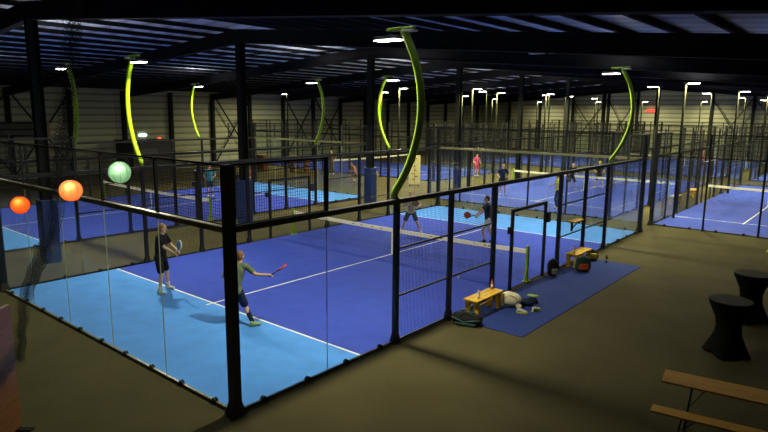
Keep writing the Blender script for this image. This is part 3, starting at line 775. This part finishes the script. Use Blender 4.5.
def racket(label, wpos, d, nrm, rim, face, S=1.):
    """padel racket: d handle-to-head direction, nrm face normal (world)"""
    d = V(d).normalized(); n = V(nrm); n = (n-d*n.dot(d)).normalized(); w = n.cross(d)
    t = thing('padel_racket', label, 'racket', wpos)
    M = Matrix((w, n, d)).transposed()
    R = M.to_4x4(); t.rotation_euler = R.to_euler()
    MB().tube([(0,0,-.06), (0,0,.10)], .016, 8).build('grip', mat('racket_grip', (.02,.02,.02), .7), t)
    h = MB(); nn = 28; vs = []; fs = []
    for yy, rr in ((-.019, .94), (-.013, 1), (.013, 1), (.019, .94)):
        for k in range(nn):
            a = 2*PI*k/nn; zz = .28+.135*math.sin(a); xx = .13*math.cos(a)*(1 if zz > .26 else .92); vs.append((xx*rr, yy, .28+(zz-.28)*rr))
    for i in range(3):
        for k in range(nn): fs.append((i*nn+k, i*nn+(k+1) % nn, (i+1)*nn+(k+1) % nn, (i+1)*nn+k))
    h._add(vs, fs); h.bar((-.012,0,.09), (-.06,0,.19), .018); h.bar((.012,0,.09), (.06,0,.19), .018)
    h._add(vs[:nn], [tuple(range(nn))], 1); h._add(vs[3*nn:], [tuple(range(nn))[::-1]], 1)
    for i in range(-2, 3):
        for j in range(-2, 3):
            if i*i+j*j < 6: h.box((i*.034-.006, -.0195, .285+j*.034-.006), (i*.034+.006, .0195, .285+j*.034+.006), 2)
    h.build('racket_head', [mat('racket_'+rim[0], rim[1], .4), mat('racket_'+face[0], face[1], .4), mat('racket_hole', (.01,.01,.01), .8)], t)
def world_hand(t, arms, i):
    R = Matrix.Rotation(t.rotation_euler.z, 3, 'Z'); el, wr = arms[i][1], arms[i][2]; d = (wr-el).normalized()
    p = wr+d*.075
    return V(t.location)+R@(p*t.scale.x), R@d, R

# nearest court, four players
t, ar = person('player in black shirt and shorts waiting at the left, white racket held in front', -6.8, 2.63, math.radians(-58), 1.86, (0,0,.95), (0,.06),
    hands=((-.06,.42,1.12),(.12,.44,1.08)), feet=((-.27,.02),(.2,.04)), shirt=(.012,.012,.014), pants=(.01,.01,.012), hair=(.32,.17,.06), sock=((.62,.6,.5), .28), shoe_c=(.62,.62,.5), look=.1)
p, d, R = world_hand(t, ar, 1); racket('white padel racket held upright by the black-clad player', p, R@V((.15,.35,.9)), R@V((.7,-.6,0)), ('white', (.7,.72,.66)), ('whiteface', (.55,.62,.6)))
t, ar = person('player in green shirt seen from behind near the corner post, arm stretched to the right', -3.33, 2.5, math.radians(30), 1.84, (-.05,-.02,.77), (.06,.14),
    hands=((-.22,.28,1.0),(.68,.12,1.12)), feet=((-.36,.34),(.40,-.12)), shirt=(.13,.17,.105), pants=(.012,.02,.06), hair=(.2,.09,.035), sock=((.012,.012,.02), .72), shoe_c=(.3,.42,.16), look=-.2, knee=((0,1,0),(-.6,1,0)), fdir=(.2,-.9))
p, d, R = world_hand(t, ar, 1); racket('red padel racket in the outstretched hand of the green-shirted player', p, R@V((.85,.25,.6)), R@V((-.6,.0,.9)), ('red', (.55,.04,.03)), ('redface', (.35,.03,.03)))
t, ar = person('player in khaki shirt and grey shorts facing us wide-legged beyond the net', -6.85, 13.55, math.radians(215), 1.76, (0,0,.86), (0,.14),
    hands=((-.33,.3,1.12),(.14,.36,1.2)), feet=((-.40,.05),(.38,-.03)), shirt=(.42,.37,.22), pants=(.05,.07,.08), hair=(.36,.17,.06), sock=((.62,.6,.5), .15), shoe_c=(.6,.58,.46), fdir=(.4,-.4))
p, d, R = world_hand(t, ar, 1); racket('dark padel racket held across the body of the khaki-shirted player', p, R@V((-.9,.1,.15)), R@V((0,.9,.3)), ('dark', (.08,.05,.04)), ('darkface', (.12,.07,.05)))
t, ar = person('player in charcoal shirt and white shorts facing left beyond the net', -3.5, 13.9, math.radians(128), 1.82, (0,0,.91), (0,.04),
    hands=((-.12,.42,1.0),(.12,.44,1.02)), feet=((-.1,.14),(.14,-.26)), shirt=(.03,.035,.045), pants=(.75,.70,.58), hair=(.06,.035,.02), sock=((.02,.02,.02), .12), shoe_c=(.03,.04,.03))
p, d, R = world_hand(t, ar, 1); racket('red and black padel racket held out by the charcoal-shirted player', p, R@V((.0,.9,.05)), V((.63,-.76,.1)), ('black', (.03,.02,.02)), ('orange_red', (.5,.07,.03)))
# background people, simpler but whole
BG = [('player in navy shirt and shorts walking, seen behind the far glass', -9.65, 26.1, 215, 1.85, dict(shirt=(.012,.018,.05), pants=(.015,.02,.05), hair=(.3,.15,.07))),
 ('player in black and lime top close to the near glass of the second court', -5.05, 23.5, 100, 1.8, dict(shirt=(.5,.6,.02), pants=(.02,.025,.05), trousers=True, hair=(.2,.1,.05), hands=((-.3,.1,1.0),(.15,.45,1.1)))),
 ('player in black with bent stance, left one of the pair beyond the second net', -7.6, 31.2, 225, 1.8, dict(shirt=(.02,.02,.02), pants=(.02,.02,.02), feet=((-.3,0),(.28,0)), pel=(0,0,.88), lean=(0,.15), hair=(.3,.14,.05))),
 ('player in black with yellow cap, right one of the pair beyond the second net', -6.75, 33.6, 215, 1.8, dict(shirt=(.02,.02,.02), pants=(.02,.02,.02), feet=((-.28,0),(.26,0)), pel=(0,0,.9), cap=(.65,.65,.1))),
 ('player in teal shirt on the left court behind the mesh', -21.2, 13.9, 215, 1.85, dict(shirt=(.07,.32,.36), pants=(.03,.05,.05), hair=(.3,.15,.06))),
 ('player in pink-red clothing far behind, seen between two posts', -16.4, 34.2, 250, 1.7, dict(shirt=(.55,.05,.18), pants=(.4,.04,.12), hair=(.1,.05,.03))),
 ('player in orange-red top partly hidden behind the second padded column', -19.7, 15.3, 200, 1.8, dict(shirt=(.55,.12,.05), pants=(.02,.03,.06))),
 ('person crouching in yellow shirt beside the third padded column', -19.3, 25.9, 150, 1.7, dict(shirt=(.6,.5,.05), pants=(.3,.25,.1), pel=(0,0,.55), lean=(0,.25), hands=((-.15,.5,.7),(.15,.5,.7)), feet=((-.2,.1),(.2,.05)), z0=0)),
 ('person in orange top sitting low left of the third padded column', -20.8, 25.4, 150, 1.7, dict(shirt=(.5,.2,.06), pants=(.1,.1,.06), pel=(0,0,.55), lean=(0,.2), hands=((-.15,.45,.7),(.15,.45,.7)), feet=((-.2,.1),(.2,.05)), z0=0)),
 ('person in brown jacket standing behind the left court', -25.0, 27.3, 200, 1.9, dict(shirt=(.2,.12,.05), pants=(.14,.1,.06), trousers=True, z0=0)),
 ('player in red shirt far away behind the mesh, right of the far curved lamp', -4.4, 50.8, 200, 1.8, dict(shirt=(.5,.04,.03), pants=(.05,.02,.02))),
 ('player in blue jeans and white top in the distance right of the red one', -2.9, 46.9, 200, 1.8, dict(shirt=(.45,.42,.4), pants=(.03,.08,.25), trousers=True)),
 ('person in bright red at the right edge, far away by the wall', 1.2, 60, 200, 1.85, dict(shirt=(.6,.04,.03), pants=(.3,.03,.03)))]
for lb, x, y, r, h, kw in BG:
    person(lb, x, y, math.radians(r), h, detail=0, **kw)

# ------------------------------------------------------------------ far odds and ends
t = thing('holed_wall_panel', 'cream upright panel with dark slots standing behind the curved lamp', 'panel', (-16.1, 26.0, 0), math.radians(36))
MB().bbox((-.38, -.05, .1), (.38, .05, 2.0), .02).build('board', CREAM, t)
b = MB()
for k, (xx, z) in enumerate(((.08, 1.8), (-.1, 1.55), (.0, 1.3), (.05, 1.05), (-.12, .8), (.12, .62), (-.06, .42))): b.bbox((xx-.08, -.065, z-.025), (xx+.08, -.05, z+.025), .006)
b.build('grip_slots', FRAME, t)
for s in (-1, 1): MB().box((s*.3-.03, -.2, 0), (s*.3+.03, .2, .1)).build('foot', FRAME, t)
t = thing('bench_stack', 'dark stack of slatted benches behind the left court', 'bench', (-28.2, 26.8, 0), .2)
for k in range(4):
    MB().bbox((-.9, -.25, .32*k+.25), (.9, .25, .32*k+.30), .01).build('seat', BROWN, t)
    for s in (-1, 1): MB().box((s*.7-.04, -.22, .32*k+.0), (s*.7+.04, .22, .32*k+.25)).build('leg', BROWN, t)
t = thing('wooden_cabinet', 'reddish brown cabinet left of the bench stack', 'cabinet', (-31.0, 25.3, 0), .2)
MB().bbox((-.5, -.3, 0), (.5, .3, 1.3), .02).build('cabinet_body', BROWN, t)
for s in (-1, 1):
    dd = MB().box((s*.25-.23, -.325, .05), (s*.25+.23, -.301, 1.25)).build('door', BROWN, t); MB().box((s*.06-.012, -.35, .6), (s*.06+.012, -.325, .75)).build('handle', STEEL, dd)
# booth at left wall with light above
t = thing('service_booth', 'dark booth against the left wall under a small white light', 'booth', (-36.0, 18.2, 0))
MB().box((-1.4, -1.6, 0), (1.2, 1.6, 2.45)).build('booth_walls', mat('dark_booth', (.03,.03,.028), .7), t)
MB().box((1.2, -1.1, 1.0), (1.22, .3, 1.9)).build('booth_window', mat('booth_window_glass', (.1,.1,.1), .2), t)
MB().box((-1.45, -1.7, 2.45), (1.35, 1.7, 2.52)).build('booth_roof', FRAME, t)
o = MB().box((0, -.3, 0), (.06, .3, .12)).build('exit_light', mat('emergency_light', (.8,.9,.85), .4, emit=(.7, 1, .95), estr=5), None, (XW0+.0, 18.9, 2.75)); tag(o, 'small bluish-white emergency light on the left wall above the booth', 'light')
o = MB().box((0, -.12, 0), (.06, .12, .12)).build('signal_light', mat('red_signal', (.6,.05,.03), .4, emit=(1, .05, .02), estr=1.2), None, (XW0+.0, 20.3, 2.45)); tag(o, 'small red signal light on the left wall right of the booth', 'light')
t = thing('scoreboard', 'dark board in a frame high on the left wall', 'board', (XW0+.62, 9.4, 2.95))
MB().box((0, -1.9, 0), (.12, 1.3, .95)).build('board_panel', mat('board_dark', (.02,.022,.02), .6), t)
for q in (-1.5, 1.0): MB().box((-.62, q-.04, .4), (0, q+.04, .48)).build('mounting_arm', FRAME, t)
for z in (.0, .42, .85): MB().box((.12, -1.9, z), (.16, 1.3, z+.09)).build('slat', FRAME, t)
o = MB().bbox((0, -.42, 0), (.3, .42, .95), .03).box((-.62, -.05, .4), (0, .05, .5)).build('heater_box', mat('heater_brown', (.22,.11,.05), .6, noise_amt=.3, scale=6), None, (XW0+.62, 11.35, 2.95)); tag(o, 'brown box unit on the left wall right of the dark board', 'heater')
o = MB().box((-.55, -.04, 0), (.55, 0, .28)).build('red_sign', mat('red_sign_face', (.7,.02,.02), .4, emit=(1, .03, .02), estr=1.0), None, (-14.36, YW1-.2, 5.05)); tag(o, 'small glowing red sign high on the far wall', 'sign')
# long ceiling luminaire, unlit
t = thing('ceiling_fixture', 'row of three unlit grey luminaires under the dark beam, right of centre', 'ceiling light', (0, 0, 0))
c = on(555, 63, 2, 6.4)
for k in range(3):
    MB().bbox((c.x-.9+k*.62, c.y-.12+k*.1, roofz(c.x)-.5), (c.x-.4+k*.62, c.y+.12+k*.1, roofz(c.x)-.4), .02).build('luminaire', mat('luminaire_white', (.5,.5,.48), .5), t)
MB().bar((c.x-.9, c.y, roofz(c.x)-.38), (c.x+.9, c.y+.3, roofz(c.x)-.38), .05).build('mounting_bar', FRAME, t)
for s in (-.7, .7): MB().bar((c.x+s, c.y+.1, roofz(c.x)-.38), (c.x+s, c.y+.1, roofz(c.x)-.02), .02).build('hanger', FRAME, t)
t.location = (0,0,0)

# tall wooden panel at the left edge of the picture
o_ = on(-9, 452, 2, 0)
t = thing('wooden_door_panel', 'orange-brown wooden panel standing at the lower left edge', 'panel', (o_.x, o_.y, 0), math.radians(-50))
hh = 1.95
MB().bbox((-.7, -.03, .02), (.13, .03, hh), .008).build('panel_board', BROWN, t)
MB().bbox((.13, -.045, 0), (.20, .045, hh+.02), .01).build('edge_trim', wood_mat('orange_trim_wood', (.35, .13, .03), (.45, .18, .04)), t)
MB().box((-.65, -.25, 0), (-.55, .25, .02)).build('foot', FRAME, t)
MB().box((.0, -.25, 0), (.1, .25, .02)).build('foot', FRAME, t)
# gathered protective net hanging from the roof, thin dark cords
P_ = [on(74, 15, 1, -1.5), on(66, 120, 1, -1.5), on(52, 230, 1, -1.5), on(24, 300, 1, -1.5), on(18, 380, 1, -1.5), on(8, 470, 1, -1.5)]
P_ = [V((P_[0].x, -1.5, roofz(P_[0].x)-.3))] + P_
b = MB(); rows = []
NR, NC = 170, 15
for i in range(NR+1):
    u = i/NR*(len(P_)-1); k = min(int(u), len(P_)-2); c = P_[k].lerp(P_[k+1], u-k); w = .15+.10*math.sin(PI*min(1, u/5))
    rows.append([c+V(((j/(NC-1)-.5)*2*w + .012*math.sin(i*.35+j), .07*math.sin(j*1.9+i*.09)+.015*math.sin(i*.8), .014*math.sin(j*2.3+i*.4))) for j in range(NC)])
for i in range(NR):
    for j in range(NC):
        if j+1 < NC: b.bar(rows[i][j], rows[i+1][j+1], .0035)
        if j > 0: b.bar(rows[i][j], rows[i+1][j-1], .0035)
o = b.build('protective_net', mat('dark_net_cord', (.012,.018,.012), .9)); tag(o, 'gathered dark protective net hanging down at the left edge', 'net')

# ------------------------------------------------------------------ world and colour
w = D.worlds.new('world'); SC.world = w; w.use_nodes = True
w.node_tree.nodes['Background'].inputs[0].default_value = (.02, .03, .06, 1); w.node_tree.nodes['Background'].inputs[1].default_value = .3
SC.view_settings.view_transform = 'Standard'; SC.view_settings.look = 'None'; SC.view_settings.gamma = 1; SC.view_settings.exposure = 1.55
SC.view_settings.use_curve_mapping = False
SC.cycles.transparent_max_bounces = 40; SC.cycles.max_bounces = 8; SC.cycles.diffuse_bounces = 4; SC.cycles.glossy_bounces = 4
SC.cycles.sample_clamp_indirect = 4; SC.cycles.use_denoising = True
SC.cycles.use_light_tree = True
